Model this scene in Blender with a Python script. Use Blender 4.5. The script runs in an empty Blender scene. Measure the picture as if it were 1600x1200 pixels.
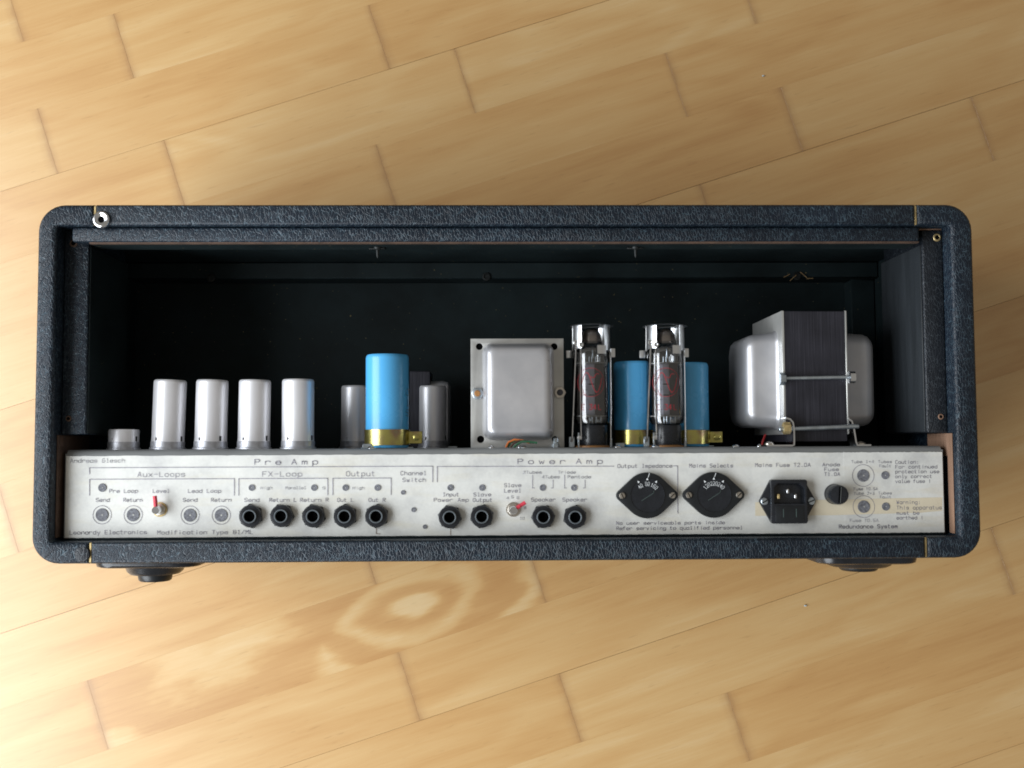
import bpy, bmesh, math, random
from mathutils import Vector, Matrix
random.seed(7)
PI = math.pi
SC = bpy.context.scene
COL = SC.collection

# ------------------------------------------------------------------ camera
F = 1650.0                 # focal length in photo pixels (1600 wide)
ZR = 0.225                 # height of the cabinet's rear rim above the floor
ZC = ZR + 0.83             # camera height
NAD = (769.0, 695.0)       # where the plumb line from the camera meets the picture
ROLL = math.radians(0.27)
_n = Vector(((NAD[0]-800)/F, -(NAD[1]-600)/F, -1)).normalized()
_z = -_n
_x = Vector((math.cos(ROLL), math.sin(ROLL), 0)); _x = (_x - _x.dot(_z)*_z).normalized()
_y = _z.cross(_x)
RW = Matrix((_x, _y, _z))  # camera space -> world space
cam = bpy.data.cameras.new('camera'); cam_o = bpy.data.objects.new('camera', cam); COL.objects.link(cam_o)
cam.sensor_width = 36; cam.lens = F/1600*36; cam.clip_start = .01; cam.clip_end = 50
cam_o.matrix_world = Matrix.Translation((0, 0, ZC)) @ RW.to_4x4()
SC.camera = cam_o

def P(u, v, z):            # the point at height z seen at a place in the photograph (a measuring aid)
    d = RW @ Vector(((u-800)/F, -(v-600)/F, -1))
    t = (z-ZC)/d.z
    return Vector((d.x*t, d.y*t, z))

# ------------------------------------------------------------------ light
w = bpy.data.worlds.new('World'); SC.world = w; w.use_nodes = True
bg = w.node_tree.nodes['Background']
bg.inputs[0].default_value = (1.0, .93, .82, 1); bg.inputs[1].default_value = .26
def area(name, loc, target, sx, sy, power, col):
    l = bpy.data.lights.new(name, 'AREA'); l.shape = 'RECTANGLE'; l.size = sx; l.size_y = sy; l.energy = power; l.color = col
    o = bpy.data.objects.new(name, l); COL.objects.link(o); o.location = loc
    o.rotation_euler = (Vector(target)-Vector(loc)).to_track_quat('-Z', 'Y').to_euler()
    return o
area('window_light', (-1.28, -.48, .98), (0, -.25, .40), 2.3, 1.15, 65, (.90, .95, 1.0))
SC.view_settings.view_transform = 'Standard'; SC.view_settings.look = 'None'
SC.view_settings.exposure = 0; SC.view_settings.gamma = 1
SC.cycles.filter_width = 1.8; SC.cycles.max_bounces = 8; SC.cycles.transparent_max_bounces = 16

# ------------------------------------------------------------------ node helpers
class NT:
    def __init__(s, name):
        s.m = bpy.data.materials.new(name); s.m.use_nodes = True
        s.t = s.m.node_tree; s.b = s.t.nodes['Principled BSDF']; s.out = s.t.nodes['Material Output']
    def n(s, typ, **kw):
        nd = s.t.nodes.new(typ)
        for k, v in kw.items(): setattr(nd, k, v)
        return nd
    def l(s, a, b): s.t.links.new(a, b)
    def setv(s, nd, **kw):
        for k, v in kw.items(): nd.inputs[k.replace('_', ' ')].default_value = v
        return nd
    def coord(s, scale=(1, 1, 1), which='Object', loc=(0, 0, 0), rot=(0, 0, 0)):
        tc = s.n('ShaderNodeTexCoord'); mp = s.n('ShaderNodeMapping')
        mp.inputs['Scale'].default_value = scale; mp.inputs['Location'].default_value = loc; mp.inputs['Rotation'].default_value = rot
        s.l(tc.outputs[which], mp.inputs['Vector']); return mp.outputs[0]
    def noise(s, vec, scale, detail=3, rough=.5, dist=0):
        nd = s.n('ShaderNodeTexNoise'); s.setv(nd, Scale=scale, Detail=detail, Roughness=rough, Distortion=dist)
        s.l(vec, nd.inputs['Vector']); return nd
    def ramp(s, fac, stops):
        nd = s.n('ShaderNodeValToRGB'); e = nd.color_ramp.elements
        while len(e) < len(stops): e.new(.5)
        for k, (p, c) in enumerate(stops): e[k].position = p; e[k].color = (*c, 1) if len(c) == 3 else c
        s.l(fac, nd.inputs[0]); return nd.outputs[0]
    def math(s, op, a, b=None, c=None, clamp=False):
        nd = s.n('ShaderNodeMath', operation=op); nd.use_clamp = clamp
        for k, v in enumerate((a, b, c)):
            if v is None: continue
            if isinstance(v, (int, float)): nd.inputs[k].default_value = v
            else: s.l(v, nd.inputs[k])
        return nd.outputs[0]
    def mix(s, fac, a, b, mode='MIX'):
        nd = s.n('ShaderNodeMix', data_type='RGBA', blend_type=mode)
        for k, v in ((0, fac), (6, a), (7, b)):
            if isinstance(v, (int, float)): nd.inputs[k].default_value = v
            elif isinstance(v, tuple): nd.inputs[k].default_value = (*v, 1)
            else: s.l(v, nd.inputs[k])
        return nd.outputs[2]
    def bump(s, h, strength=.3, dist=.001):
        nd = s.n('ShaderNodeBump'); s.setv(nd, Strength=strength, Distance=dist); s.l(h, nd.inputs['Height'])
        s.l(nd.outputs[0], s.b.inputs['Normal']); return nd
    def col(s, c):
        if isinstance(c, tuple): s.b.inputs['Base Color'].default_value = (*c, 1)
        else: s.l(c, s.b.inputs['Base Color'])
    def rough(s, r):
        if isinstance(r, (int, float)): s.b.inputs['Roughness'].default_value = r
        else: s.l(r, s.b.inputs['Roughness'])

M = {}
def simple(name, c, rough=.5, metal=0, var=.15, scale=120, bump=0, spec=.5, stretch=(1, 1, 1)):
    t = NT(name); v = t.coord(stretch)
    nz = t.noise(v, scale, 4, .6)
    lo = tuple(x*(1-var) for x in c); hi = tuple(min(1, x*(1+var)) for x in c)
    t.col(t.ramp(nz.outputs[0], [(.3, lo), (.7, hi)]))
    t.rough(t.math('MULTIPLY_ADD', nz.outputs[0], .2, rough-.1, clamp=True))
    t.b.inputs['Metallic'].default_value = metal; t.b.inputs['Specular IOR Level'].default_value = spec
    if bump: t.bump(nz.outputs[0], bump, .0006)
    if name == 'dark_paint':
        sp = t.ramp(t.noise(t.coord(), 330, 2, .5).outputs[0], [(.735, (0, 0, 0)), (.76, (1, 1, 1))])
        t.col(t.mix(sp, t.ramp(nz.outputs[0], [(.3, lo), (.7, hi)]), (.16, .13, .06)))
    M[name] = t.m; return t

# leather-grained vinyl covering
def tolex(name, base, vein, strength=.9):
    t = NT(name); v = t.coord((1, 1, 1))
    warp = t.noise(v, 60, 2)
    vm = t.n('ShaderNodeVectorMath', operation='MULTIPLY_ADD')
    t.l(warp.outputs['Color'], vm.inputs[0]); vm.inputs[1].default_value = (.008, .008, .008); t.l(v, vm.inputs[2])
    mp = t.n('ShaderNodeMapping'); mp.inputs['Scale'].default_value = (1.25, .62, 1); mp.inputs['Rotation'].default_value = (0, 0, .25)
    t.l(vm.outputs[0], mp.inputs['Vector'])
    vo = t.n('ShaderNodeTexVoronoi', feature='DISTANCE_TO_EDGE'); vo.inputs['Scale'].default_value = 410
    t.l(mp.outputs[0], vo.inputs['Vector'])
    mr = t.n('ShaderNodeMapRange', interpolation_type='SMOOTHSTEP'); mr.inputs['From Max'].default_value = .125; t.l(vo.outputs['Distance'], mr.inputs['Value'])
    h = mr.outputs[0]
    veinm = t.math('SUBTRACT', 1, h)
    gate2 = t.ramp(t.noise(v, 260, 3).outputs[0], [(.40, (0, 0, 0)), (.60, (1, 1, 1))])
    big = t.noise(v, 14, 3)
    wear = t.ramp(big.outputs[0], [(.35, (.75, .75, .75)), (.7, (1.2, 1.2, 1.2))])
    c = t.mix(t.math('MULTIPLY', t.math('POWER', veinm, 2.2), gate2), base, vein)  # paler vein colour paints in the highlights along the grain lines
    t.col(t.mix(1.0, c, wear, 'MULTIPLY'))
    t.rough(.42); t.b.inputs['Specular IOR Level'].default_value = .42
    t.bump(h, strength, .0010)
    M[name] = t.m
tolex('tolex', (.0045, .0105, .0200), (.052, .085, .110), .42)
tolex('tolex_worn', (.009, .012, .017), (.04, .05, .06), .35)

simple('dark_paint', (.009, .0155, .017), .6, 0, .4, 18, .3, spec=.18)
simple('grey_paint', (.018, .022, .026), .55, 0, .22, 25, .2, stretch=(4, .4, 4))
simple('pitch_black', (.002, .002, .0022), .9, spec=.05)  # near-black that paints the shade inside holes and slots
simple('bush_highlight', (.13, .15, .165), .35, .3)  # lighter than the plastic: the bushing's edge highlight is put into the colour
simple('screw_dark', (.015, .018, .018), .5, .4)
simple('raw_chip', (.22, .14, .06), .8)
simple('tin', (.78, .80, .82), .34, 1, .08, 90)
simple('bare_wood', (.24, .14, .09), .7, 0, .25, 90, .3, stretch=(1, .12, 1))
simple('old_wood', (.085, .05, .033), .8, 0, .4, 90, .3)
simple('brass', (.55, .42, .20), .4, .6, .3, 200)
simple('black_plastic', (.012, .014, .018), .27, 0, .2, 160)
simple('black_bakelite', (.008, .010, .012), .38, 0, .3, 90)
simple('chrome', (.78, .80, .83), .18, 1, .06, 60)
simple('zinc', (.55, .62, .68), .36, 1, .2, 140)
simple('nickel', (.60, .56, .50), .33, 1, .2, 200)
simple('aluminium', (.83, .83, .86), .42, .5, .10, 70, .08, stretch=(1, .2, 1))
simple('aluminium_base', (.55, .56, .60), .45, .8, .2, 200)
simple('deck_steel', (.30, .315, .32), .5, .35, .18, 50, stretch=(.2, 1, 1))
simple('blue_sleeve', (.085, .39, .72), .25, 0, .08, 22)
simple('red_plastic', (.62, .045, .075), .4)
simple('white_print', (.75, .78, .80), .6, 0, .03)
simple('dim_print', (.05, .075, .07), .6)
simple('ink', (.27, .26, .31), .8, 0, .35, 260)
simple('ink_faint', (.40, .40, .43), .8, 0, .3, 260)
simple('ink_brown', (.22, .14, .11), .8, 0, .35, 260)
simple('hole_grey', (.155, .16, .18), .8, 0, .45, 600)
simple('hole_centre', (.42, .42, .40), .8, 0, .3, 400)
simple('red_print', (.32, .025, .035), .5)
simple('plate_grey', (.27, .27, .31), .5, .3, .15, 120)
simple('plate_dark', (.05, .05, .06), .5, .3, .15, 120)
simple('mica', (.6, .6, .58), .5, 0, .1)
simple('wire_orange', (.55, .16, .04), .5); simple('wire_green', (.03, .12, .06), .5); simple('wire_red', (.4, .02, .02), .5)
simple('phenolic', (.34, .16, .05), .5)
simple('crumb', (.50, .56, .58), .7)
simple('getter', (.60, .52, .47), .40, .5, .2, 60)

# painted / galvanised sheet steel of the transformer covers
def bellmat(name, lo, hi, rough):
    t = NT(name); v = t.coord()
    a = t.noise(v, 22, 4, .6); b = t.noise(t.coord((1, 1, 1), loc=(3, 1, 7)), 160, 5, .75)
    base = t.ramp(a.outputs[0], [(.3, lo), (.72, hi)])
    sp = t.ramp(b.outputs[0], [(.66, (0, 0, 0)), (.74, (1, 1, 1))])
    sp2 = t.ramp(t.noise(v, 30, 2).outputs[0], [(.5, (0, 0, 0)), (.62, (1, 1, 1))])
    t.col(t.mix(t.math('MULTIPLY', t.math('MULTIPLY', sp, sp2), .8), base, (.12, .085, .05)))
    t.rough(t.math('MULTIPLY_ADD', a.outputs[0], .25, rough-.12)); t.b.inputs['Metallic'].default_value = .6
    t.bump(a.outputs[0], .1, .001)
    M[name] = t.m
bellmat('bell_steel', (.46, .47, .50), (.60, .59, .60), .36)
bellmat('frame_steel', (.42, .42, .41), (.60, .60, .57), .42)

# iridescent yellow passivated clamp
t = NT('passivated'); v = t.coord((1, 1, 1)); a = t.noise(v, 45, 2)
t.col(t.ramp(a.outputs[0], [(.3, (.50, .42, .14)), (.5, (.55, .50, .16)), (.62, (.38, .26, .17)), (.75, (.30, .42, .22))]))
t.rough(.26); t.b.inputs['Metallic'].default_value = .9; M['passivated'] = t.m

# laminations: fine upright sheets
t = NT('laminations'); v = t.coord((1, .015, 1)); a = t.noise(v, 900, 3, .7); b = t.noise(t.coord(), 40, 3)
c = t.ramp(a.outputs[0], [(.30, (.020, .020, .028)), (.55, (.038, .038, .050)), (.75, (.070, .07, .09))])
t.col(t.mix(.6, c, t.ramp(b.outputs[0], [(.3, (.55, .55, .55)), (.7, (1, 1, 1))]), 'MULTIPLY'))
t.rough(.42); t.b.inputs['Metallic'].default_value = .35; t.bump(a.outputs[0], .5, .0006); M['laminations'] = t.m

# paper label with smudges, tape stripe and yellowing
def paper(name, yellow):
    t = NT(name); v = t.coord()
    a = t.noise(v, 28, 5, .65); b = t.noise(t.coord((.35, 1.6, 1)), 60, 4, .6); fine = t.noise(v, 420, 3)
    c1 = t.ramp(a.outputs[0], [(.32, (.56, .565, .55)), (.50, (.69, .695, .665)), (.72, (.77, .77, .73))])
    c2 = t.mix(t.ramp(b.outputs[0], [(.50, (0, 0, 0)), (.78, (.55, .55, .55))]), c1, yellow)
    t.col(t.mix(.22, c2, t.ramp(fine.outputs[0], [(.3, (.75, .75, .75)), (.7, (1, 1, 1))]), 'MULTIPLY'))
    t.rough(.42); t.bump(a.outputs[0], .25, .0012); M[name] = t.m
paper('paper', (.66, .62, .49)); paper('paper_warm', (.64, .56, .39))
simple('tape', (.67, .60, .455), .3, 0, .06, 60)

# thin glass: clear with mirror-like edge reflections
t = NT('thin_glass'); fr = t.n('ShaderNodeFresnel'); fr.inputs[0].default_value = 2.2
tr = t.n('ShaderNodeBsdfTransparent'); tr.inputs[0].default_value = (.97, .98, .99, 1)
gl = t.n('ShaderNodeBsdfGlossy'); gl.inputs['Roughness'].default_value = .07
mx = t.n('ShaderNodeMixShader'); t.l(fr.outputs[0], mx.inputs[0]); t.l(tr.outputs[0], mx.inputs[1]); t.l(gl.outputs[0], mx.inputs[2])
t.l(mx.outputs[0], t.out.inputs['Surface']); M['thin_glass'] = t.m

# floor wood
def wood(name, eye=None):
    t = NT(name)
    oi = t.n('ShaderNodeObjectInfo'); rnd = oi.outputs['Random']
    tc = t.n('ShaderNodeTexCoord')
    off = t.n('ShaderNodeCombineXYZ'); t.l(t.math('MULTIPLY', rnd, 37), off.inputs[0]); t.l(t.math('MULTIPLY', rnd, 91), off.inputs[2]); t.l(t.math('MULTIPLY', rnd, 13), off.inputs[1])
    add = t.n('ShaderNodeVectorMath', operation='ADD'); t.l(tc.outputs['Object'], add.inputs[0]); t.l(off.outputs[0], add.inputs[1])
    def mp(sc_):
        m = t.n('ShaderNodeMapping'); m.inputs['Scale'].default_value = sc_; t.l(add.outputs[0], m.inputs['Vector']); return m.outputs[0]
    streak = t.noise(mp((1.3, 22, 3)), 2.4, 6, .62, .35)
    fibre = t.noise(mp((9, 240, 3)), 2.2, 4, .7)
    low = t.noise(mp((2.2, 9, 2)), 1.5, 2, .5, .4)
    rings = t.math('SINE', t.math('MULTIPLY', low.outputs[0], 34))
    if eye:
        sep = t.n('ShaderNodeSeparateXYZ'); t.l(tc.outputs['Object'], sep.inputs[0])
        wv = t.n('ShaderNodeTexNoise'); t.setv(wv, Scale=1.0, Detail=4.0)
        m2 = t.n('ShaderNodeMapping'); m2.inputs['Scale'].default_value = (9, 30, 1); t.l(tc.outputs['Object'], m2.inputs['Vector']); t.l(m2.outputs[0], wv.inputs['Vector'])
        def dist(cx, cy, sx, sy):
            dx = t.math('MULTIPLY', t.math('SUBTRACT', sep.outputs[0], cx), sx); dy = t.math('MULTIPLY', t.math('SUBTRACT', sep.outputs[1], cy), sy)
            return t.math('SQRT', t.math('ADD', t.math('MULTIPLY', dx, dx), t.math('MULTIPLY', dy, dy)))
        d = t.math('MINIMUM', dist(eye[0], eye[1], 31, 68), t.math('ADD', dist(eye[2], eye[3], 13, 30), 1.5))
        d = t.math('ADD', d, t.math('MULTIPLY', t.math('SUBTRACT', wv.outputs[0], .5), 2.3))
        fac = t.ramp(t.math('DIVIDE', d, 5.0), [(0, (.95, .95, .95)), (.11, (.95, .95, .95)), (.17, (.22, .22, .22)), (.30, (.28, .28, .28)), (.38, (.78, .78, .78)), (.45, (.66, .66, .66)), (.50, (.25, .25, .25)), (.66, (.20, .20, .20)), (.72, (.80, .80, .80)), (.80, (.80, .80, .80)), (.86, (.25, .25, .25)), (1, (.35, .35, .35))])
        fac.node.color_ramp.interpolation = 'B_SPLINE'
        fac = t.math('ADD', t.math('MULTIPLY', fac, .95), t.math('MULTIPLY_ADD', streak.outputs[0], .5, -.22))
    else:
        fac = t.math('ADD', t.math('MULTIPLY_ADD', streak.outputs[0], .66, -.02), t.math('MULTIPLY_ADD', rings, .06, .12))
        fac = t.math('ADD', fac, t.math('MULTIPLY_ADD', rnd, .26, -.08))
    fac = t.math('ADD', fac, t.math('MULTIPLY_ADD', fibre.outputs[0], .30, -.15), clamp=True)
    c = t.ramp(fac, [(.16, (.49, .258, .086)), (.40, (.57, .335, .126)), (.62, (.62, .398, .168)), (.88, (.68, .49, .255))])
    # specks and pores
    pore = t.ramp(t.noise(mp((30, 300, 3)), 1.6, 2).outputs[0], [(.24, (.80, .76, .72)), (.34, (1, 1, 1))])
    c = t.mix(.6, c, pore, 'MULTIPLY')
    # short ends soaked darker where the finish crept into the end grain
    sg = t.n('ShaderNodeSeparateXYZ'); t.l(tc.outputs['Generated'], sg.inputs[0])
    gx = t.math('ABSOLUTE', t.math('MULTIPLY_ADD', sg.outputs[0], 2, -1))
    en = t.noise(mp((4, 60, 1)), 1.0, 2)
    gx = t.math('ADD', gx, t.math('MULTIPLY_ADD', en.outputs[0], .03, -.015))
    c = t.mix(t.ramp(gx, [(.960, (0, 0, 0)), (.985, (.22, .22, .22)), (.998, (.60, .60, .60))]), c, (.36, .19, .075))
    t.col(c)
    t.rough(t.math('MULTIPLY_ADD', streak.outputs[0], .14, .36))
    t.b.inputs['Specular IOR Level'].default_value = .5
    t.b.inputs['Coat Weight'].default_value = .8; t.b.inputs['Coat Roughness'].default_value = .30; t.b.inputs['Coat IOR'].default_value = 1.6
    t.bump(fibre.outputs[0], .10, .0006)
    M[name] = t.m

# ------------------------------------------------------------------ mesh helpers
def link(name, me, mat, parent=None, loc=None, smooth=None):
    o = bpy.data.objects.new(name, me); COL.objects.link(o)
    if mat: me.materials.append(M[mat]) if not me.materials else None
    if parent: o.parent = parent
    if loc is not None: o.location = loc
    return o
def shade(bm, ang=40):
    for f in bm.faces: f.smooth = True
    a = math.radians(ang)
    for e in bm.edges:
        if len(e.link_faces) == 2 and e.calc_face_angle(0) > a: e.smooth = False
def obj(name, bm, mat, parent=None, loc=None, ang=40):
    bmesh.ops.recalc_face_normals(bm, faces=bm.faces)
    shade(bm, ang)
    me = bpy.data.meshes.new(name); bm.to_mesh(me); bm.free()
    return link(name, me, mat, parent, loc)
def thing(name, label, cat, loc=(0, 0, 0), group=None):
    o = bpy.data.objects.new(name, None); COL.objects.link(o); o.location = loc; o.empty_display_size = .01
    o['label'] = label; o['category'] = cat
    if group: o['group'] = group
    return o
def copy_tree(o, parent=None):
    c = o.copy(); COL.objects.link(c)
    if parent: c.parent = parent
    for ch in list(o.children): copy_tree(ch, c)
    return c
def new(): return bmesh.new()
def add_box(bm, a, b, bev=0, seg=2, mat=None):
    x0, x1 = sorted((a[0], b[0])); y0, y1 = sorted((a[1], b[1])); z0, z1 = sorted((a[2], b[2]))
    r = bmesh.ops.create_cube(bm, size=1)
    for v_ in r['verts']: v_.co = Vector(((x0+x1)/2+v_.co.x*(x1-x0), (y0+y1)/2+v_.co.y*(y1-y0), (z0+z1)/2+v_.co.z*(z1-z0)))
    if mat is not None: bmesh.ops.transform(bm, matrix=mat, verts=r['verts'])
    if bev:
        es = list({e for v_ in r['verts'] for e in v_.link_edges})
        bmesh.ops.bevel(bm, geom=es, offset=bev, segments=seg, affect='EDGES', profile=.5)
    return bm
def box(a, b, bev=0, seg=2): return add_box(new(), a, b, bev, seg)
def add_lathe(bm, prof, n=32, axis='Y', org=(0, 0, 0), cap=(True, True), a0=0, tilt=None):
    rings = []
    for r, h in prof:
        ring = []
        for k in range(n):
            a = a0+2*PI*k/n; c, s = r*math.cos(a), r*math.sin(a)
            p = {'Y': (c, h, s), 'Z': (c, s, h), 'X': (h, c, s)}[axis]
            p = Vector(p)
            if tilt is not None: p = tilt @ p
            ring.append(bm.verts.new(p+Vector(org)))
        rings.append(ring)
    for a, b in zip(rings, rings[1:]):
        for k in range(n): bm.faces.new((a[k], a[(k+1) % n], b[(k+1) % n], b[k]))
    if cap[0] and prof[0][0] > 1e-6: bm.faces.new(rings[0][::-1])
    if cap[1] and prof[-1][0] > 1e-6: bm.faces.new(rings[-1])
    return bm
def lathe(prof, n=32, axis='Y', org=(0, 0, 0), cap=(True, True), a0=0, tilt=None): return add_lathe(new(), prof, n, axis, org, cap, a0, tilt)
def add_tube(bm, pts, r, n=8):
    pts = [Vector(p) for p in pts]; rings = []
    for i, p in enumerate(pts):
        d = (pts[min(i+1, len(pts)-1)]-pts[max(i-1, 0)]).normalized()
        u_ = d.cross(Vector((.3, .2, 1)) if abs(d.z) < .9 else Vector((1, 0, .1))).normalized(); v_ = d.cross(u_)
        rings.append([bm.verts.new(p+r*(math.cos(2*PI*k/n)*u_+math.sin(2*PI*k/n)*v_)) for k in range(n)])
    for a, b in zip(rings, rings[1:]):
        for k in range(n): bm.faces.new((a[k], a[(k+1) % n], b[(k+1) % n], b[k]))
    bm.faces.new(rings[0][::-1]); bm.faces.new(rings[-1]); return bm
def rrect(w_, h_, r, n=5):
    pts = []
    for cx, cy, a0 in ((w_/2-r, h_/2-r, 0), (-w_/2+r, h_/2-r, 90), (-w_/2+r, -h_/2+r, 180), (w_/2-r, -h_/2+r, 270)):
        for k in range(n+1):
            a = math.radians(a0+90*k/n); pts.append((cx+r*math.cos(a), cy+r*math.sin(a)))
    return pts
def loft(secs, axis='Z', org=(0, 0, 0), n=6):
    bm = new(); rings = []
    for w_, h_, r, d in secs:
        ring = []
        for a, b in rrect(w_, h_, r, n):
            p = {'Z': (a, b, d), 'X': (d, b, a)}[axis]; ring.append(bm.verts.new(Vector(p)+Vector(org)))
        rings.append(ring)
    for a, b in zip(rings, rings[1:]):
        for k in range(len(a)): bm.faces.new((a[k], a[(k+1) % len(a)], b[(k+1) % len(a)], b[k]))
    bm.faces.new(rings[0][::-1]); bm.faces.new(rings[-1]); return bm
def plate(outlines, z0, z1, bev=0):
    """flat sheet with real holes: first outline is the edge, the others are cut out"""
    cu = bpy.data.curves.new('c', 'CURVE'); cu.dimensions = '2D'; cu.fill_mode = 'BOTH'
    cu.extrude = (z1-z0)/2-bev; cu.bevel_depth = bev; cu.bevel_resolution = 1; cu.offset = -bev
    for ol in outlines:
        sp = cu.splines.new('POLY'); sp.points.add(len(ol)-1)
        for q, (x, y) in zip(sp.points, ol): q.co = (x, y, 0, 1)
        sp.use_cyclic_u = True
    o = bpy.data.objects.new('c', cu); COL.objects.link(o)
    dg = bpy.context.evaluated_depsgraph_get(); me = bpy.data.meshes.new_from_object(o.evaluated_get(dg))
    bpy.data.objects.remove(o); bpy.data.curves.remove(cu)
    bm = new(); bm.from_mesh(me); bpy.data.meshes.remove(me)
    for v_ in bm.verts: v_.co.z += (z0+z1)/2
    bmesh.ops.remove_doubles(bm, verts=bm.verts, dist=1e-6)
    return bm
def circ(cx, cy, r, n=24): return [(cx+r*math.cos(2*PI*k/n), cy+r*math.sin(2*PI*k/n)) for k in range(n)]
def extrude_poly(pts, z0, z1, bev=0, seg=3):
    bm = new(); vs = [bm.verts.new((x, y, z0)) for x, y in pts]; f = bm.faces.new(vs)
    r = bmesh.ops.extrude_face_region(bm, geom=[f]); nv = [g for g in r['geom'] if isinstance(g, bmesh.types.BMVert)]
    for v_ in nv: v_.co.z = z1
    if bev:
        s = set(nv); es = [e for e in bm.edges if e.verts[0] in s and e.verts[1] in s]
        bmesh.ops.bevel(bm, geom=es, offset=bev, segments=seg, affect='EDGES', profile=.5)
    return bm

# ------------------------------------------------------------------ plotter lettering
G = {'A': "022842 1434", 'B': "02083847463505 3544433202", 'C': "4738180703123243", 'D': "02083847433202", 'E': "48080242 0535",
     'F': "480802 0535", 'G': "47381807031232434525", 'H': "0208 4248 0545", 'I': "1232 1838 2228", 'L': "080242", 'M': "0208254842",
     'N': "02084248", 'O': "071838474332120307", 'P': "02083847463505", 'R': "02083847463505 2542", 'S': "473818070615354443321203",
     'T': "0848 2822", 'U': "080312324348", 'W': "0812263248", 'X': "0248 0842",
     'a': "4642 4536160503123243", 'b': "0802 0516364543321203", 'c': "4536160503123243", 'd': "4842 4536160503123243",
     'e': "04444536160503123243", 'f': "38281712 0636", 'g': "4641301001 4536160503123243", 'h': "0802 0516364542", 'i': "2622 2728",
     'k': "0802 4604 1542", 'l': "182822 1232", 'm': "0602 05162522 25364542", 'n': "0602 0516364542", 'o': "051636454332120305",
     'p': "0600 0516364543321203", 'q': "4640 4536160503123243", 'r': "0602 05163645", 's': "45361605143443321203",
     't': "18132232 0636", 'u': "0603123243 4642", 'v': "062246", 'w': "0612253246", 'x': "0642 0246", 'y': "0622 4610",
     '0': "071838474332120307", '1': "172822 1232", '2': "07183847460242", '3': "084825354443321203", '4': "32380444",
     '5': "480805354443321203", '6': "4738180703123243443515", '7': "084812", '8': "15060718384746351504031232434435 1535",
     '-': "0545", '.': "2223", ':': "2223 2526", '/': "0248", '!': "2824 2322", '+': "2337 1545", 'Ω': "021205071838474532 42"}
G['+'] = "2327 0545"; G['Ω'] = "02120507183847453242"
def ribbon(bm, pts, wd, z):
    for (ax, ay), (bx, by) in zip(pts, pts[1:]):
        d = Vector((bx-ax, by-ay)); L = d.length
        if L < 1e-9: continue
        d /= L; n = Vector((-d.y, d.x))*wd/2; e = d*wd*.35
        bm.faces.new([bm.verts.new((x, y, z)) for x, y in ((ax-e.x+n.x, ay-e.y+n.y), (ax-e.x-n.x, ay-e.y-n.y), (bx+e.x-n.x, by+e.y-n.y), (bx+e.x+n.x, by+e.y+n.y))])
def glyph(bm, ch, x, y, sx, sy, wd, z, rot=None):
    if ch not in G: return
    for st in G[ch].split():
        pts = [(int(st[i])*sx, (int(st[i+1])-2)*sy) for i in range(0, len(st), 2)]
        if rot: pts = [(p*math.cos(rot)-q*math.sin(rot), p*math.sin(rot)+q*math.cos(rot)) for p, q in pts]
        ribbon(bm, [(x+p, y+q) for p, q in pts], wd, z)

# ------------------------------------------------------------------ floor
wood('floor_wood')
ANG = None
a_, b_ = P(0, 302, 0), P(959, 0, 0)
ANG = math.atan2(b_.y-a_.y, b_.x-a_.x)
ux, uy = Vector((math.cos(ANG), math.sin(ANG), 0)), Vector((-math.sin(ANG), math.cos(ANG), 0))
def fl(u, v): p = P(u, v, 0); return p.dot(ux), p.dot(uy)
va = (fl(0, 302)[1]+fl(540, 125)[1]+fl(959, 0)[1])/3
vb = (fl(1060, 296)[1]+fl(1600, 135)[1])/2
vd = (fl(530, 1161)[1]+fl(1070, 991)[1]+fl(1340, 898)[1])/3
SW = (va-vd)/9.0           # width of a strip: nine strips between the two marked board joints
print('floor', math.degrees(ANG), va, vb, vd, SW, (va-vb)/SW)
J = [(182, 27, 205, 118), (62, 174, 87, 267), (257, 216, 280, 300), (25, 10, 34, 70), (577, 10, 606, 100), (709, 73, 739, 165), (587, 219, 614, 312),
     (1041, 84, 1072, 180), (1168, 3, 1183, 34), (1220, 138, 1254, 235), (1522, 164, 1553, 251), (1094, 289, 1102, 314), (1553, 827, 1578, 918),
     (1139, 1090, 1168, 1180), (577, 879, 586, 908), (835, 881, 852, 943), (622, 1019, 655, 1119), (876, 1055, 905, 1154), (132, 1050, 165, 1154)]
joints = {}
for (x0, y0, x1, y1) in J:
    u_, v_ = fl((x0+x1)/2, (y0+y1)/2); k = math.floor((v_-vd)/SW); joints.setdefault(k, []).append(u_)
    print('J', (x0, y0), k, round((v_-vd)/SW, 2), round(u_, 3))
floor = bpy.data.objects.new('floor', None); COL.objects.link(floor); floor['kind'] = 'structure'; floor.rotation_euler = (0, 0, ANG)
obj('subfloor', box((-2.2, -2.0, -.03), (2.2, 2.0, -.014)), 'old_wood', floor)
eyeu, eyev = fl(650, 948); eye2u, eye2v = fl(330, 1020)
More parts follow.
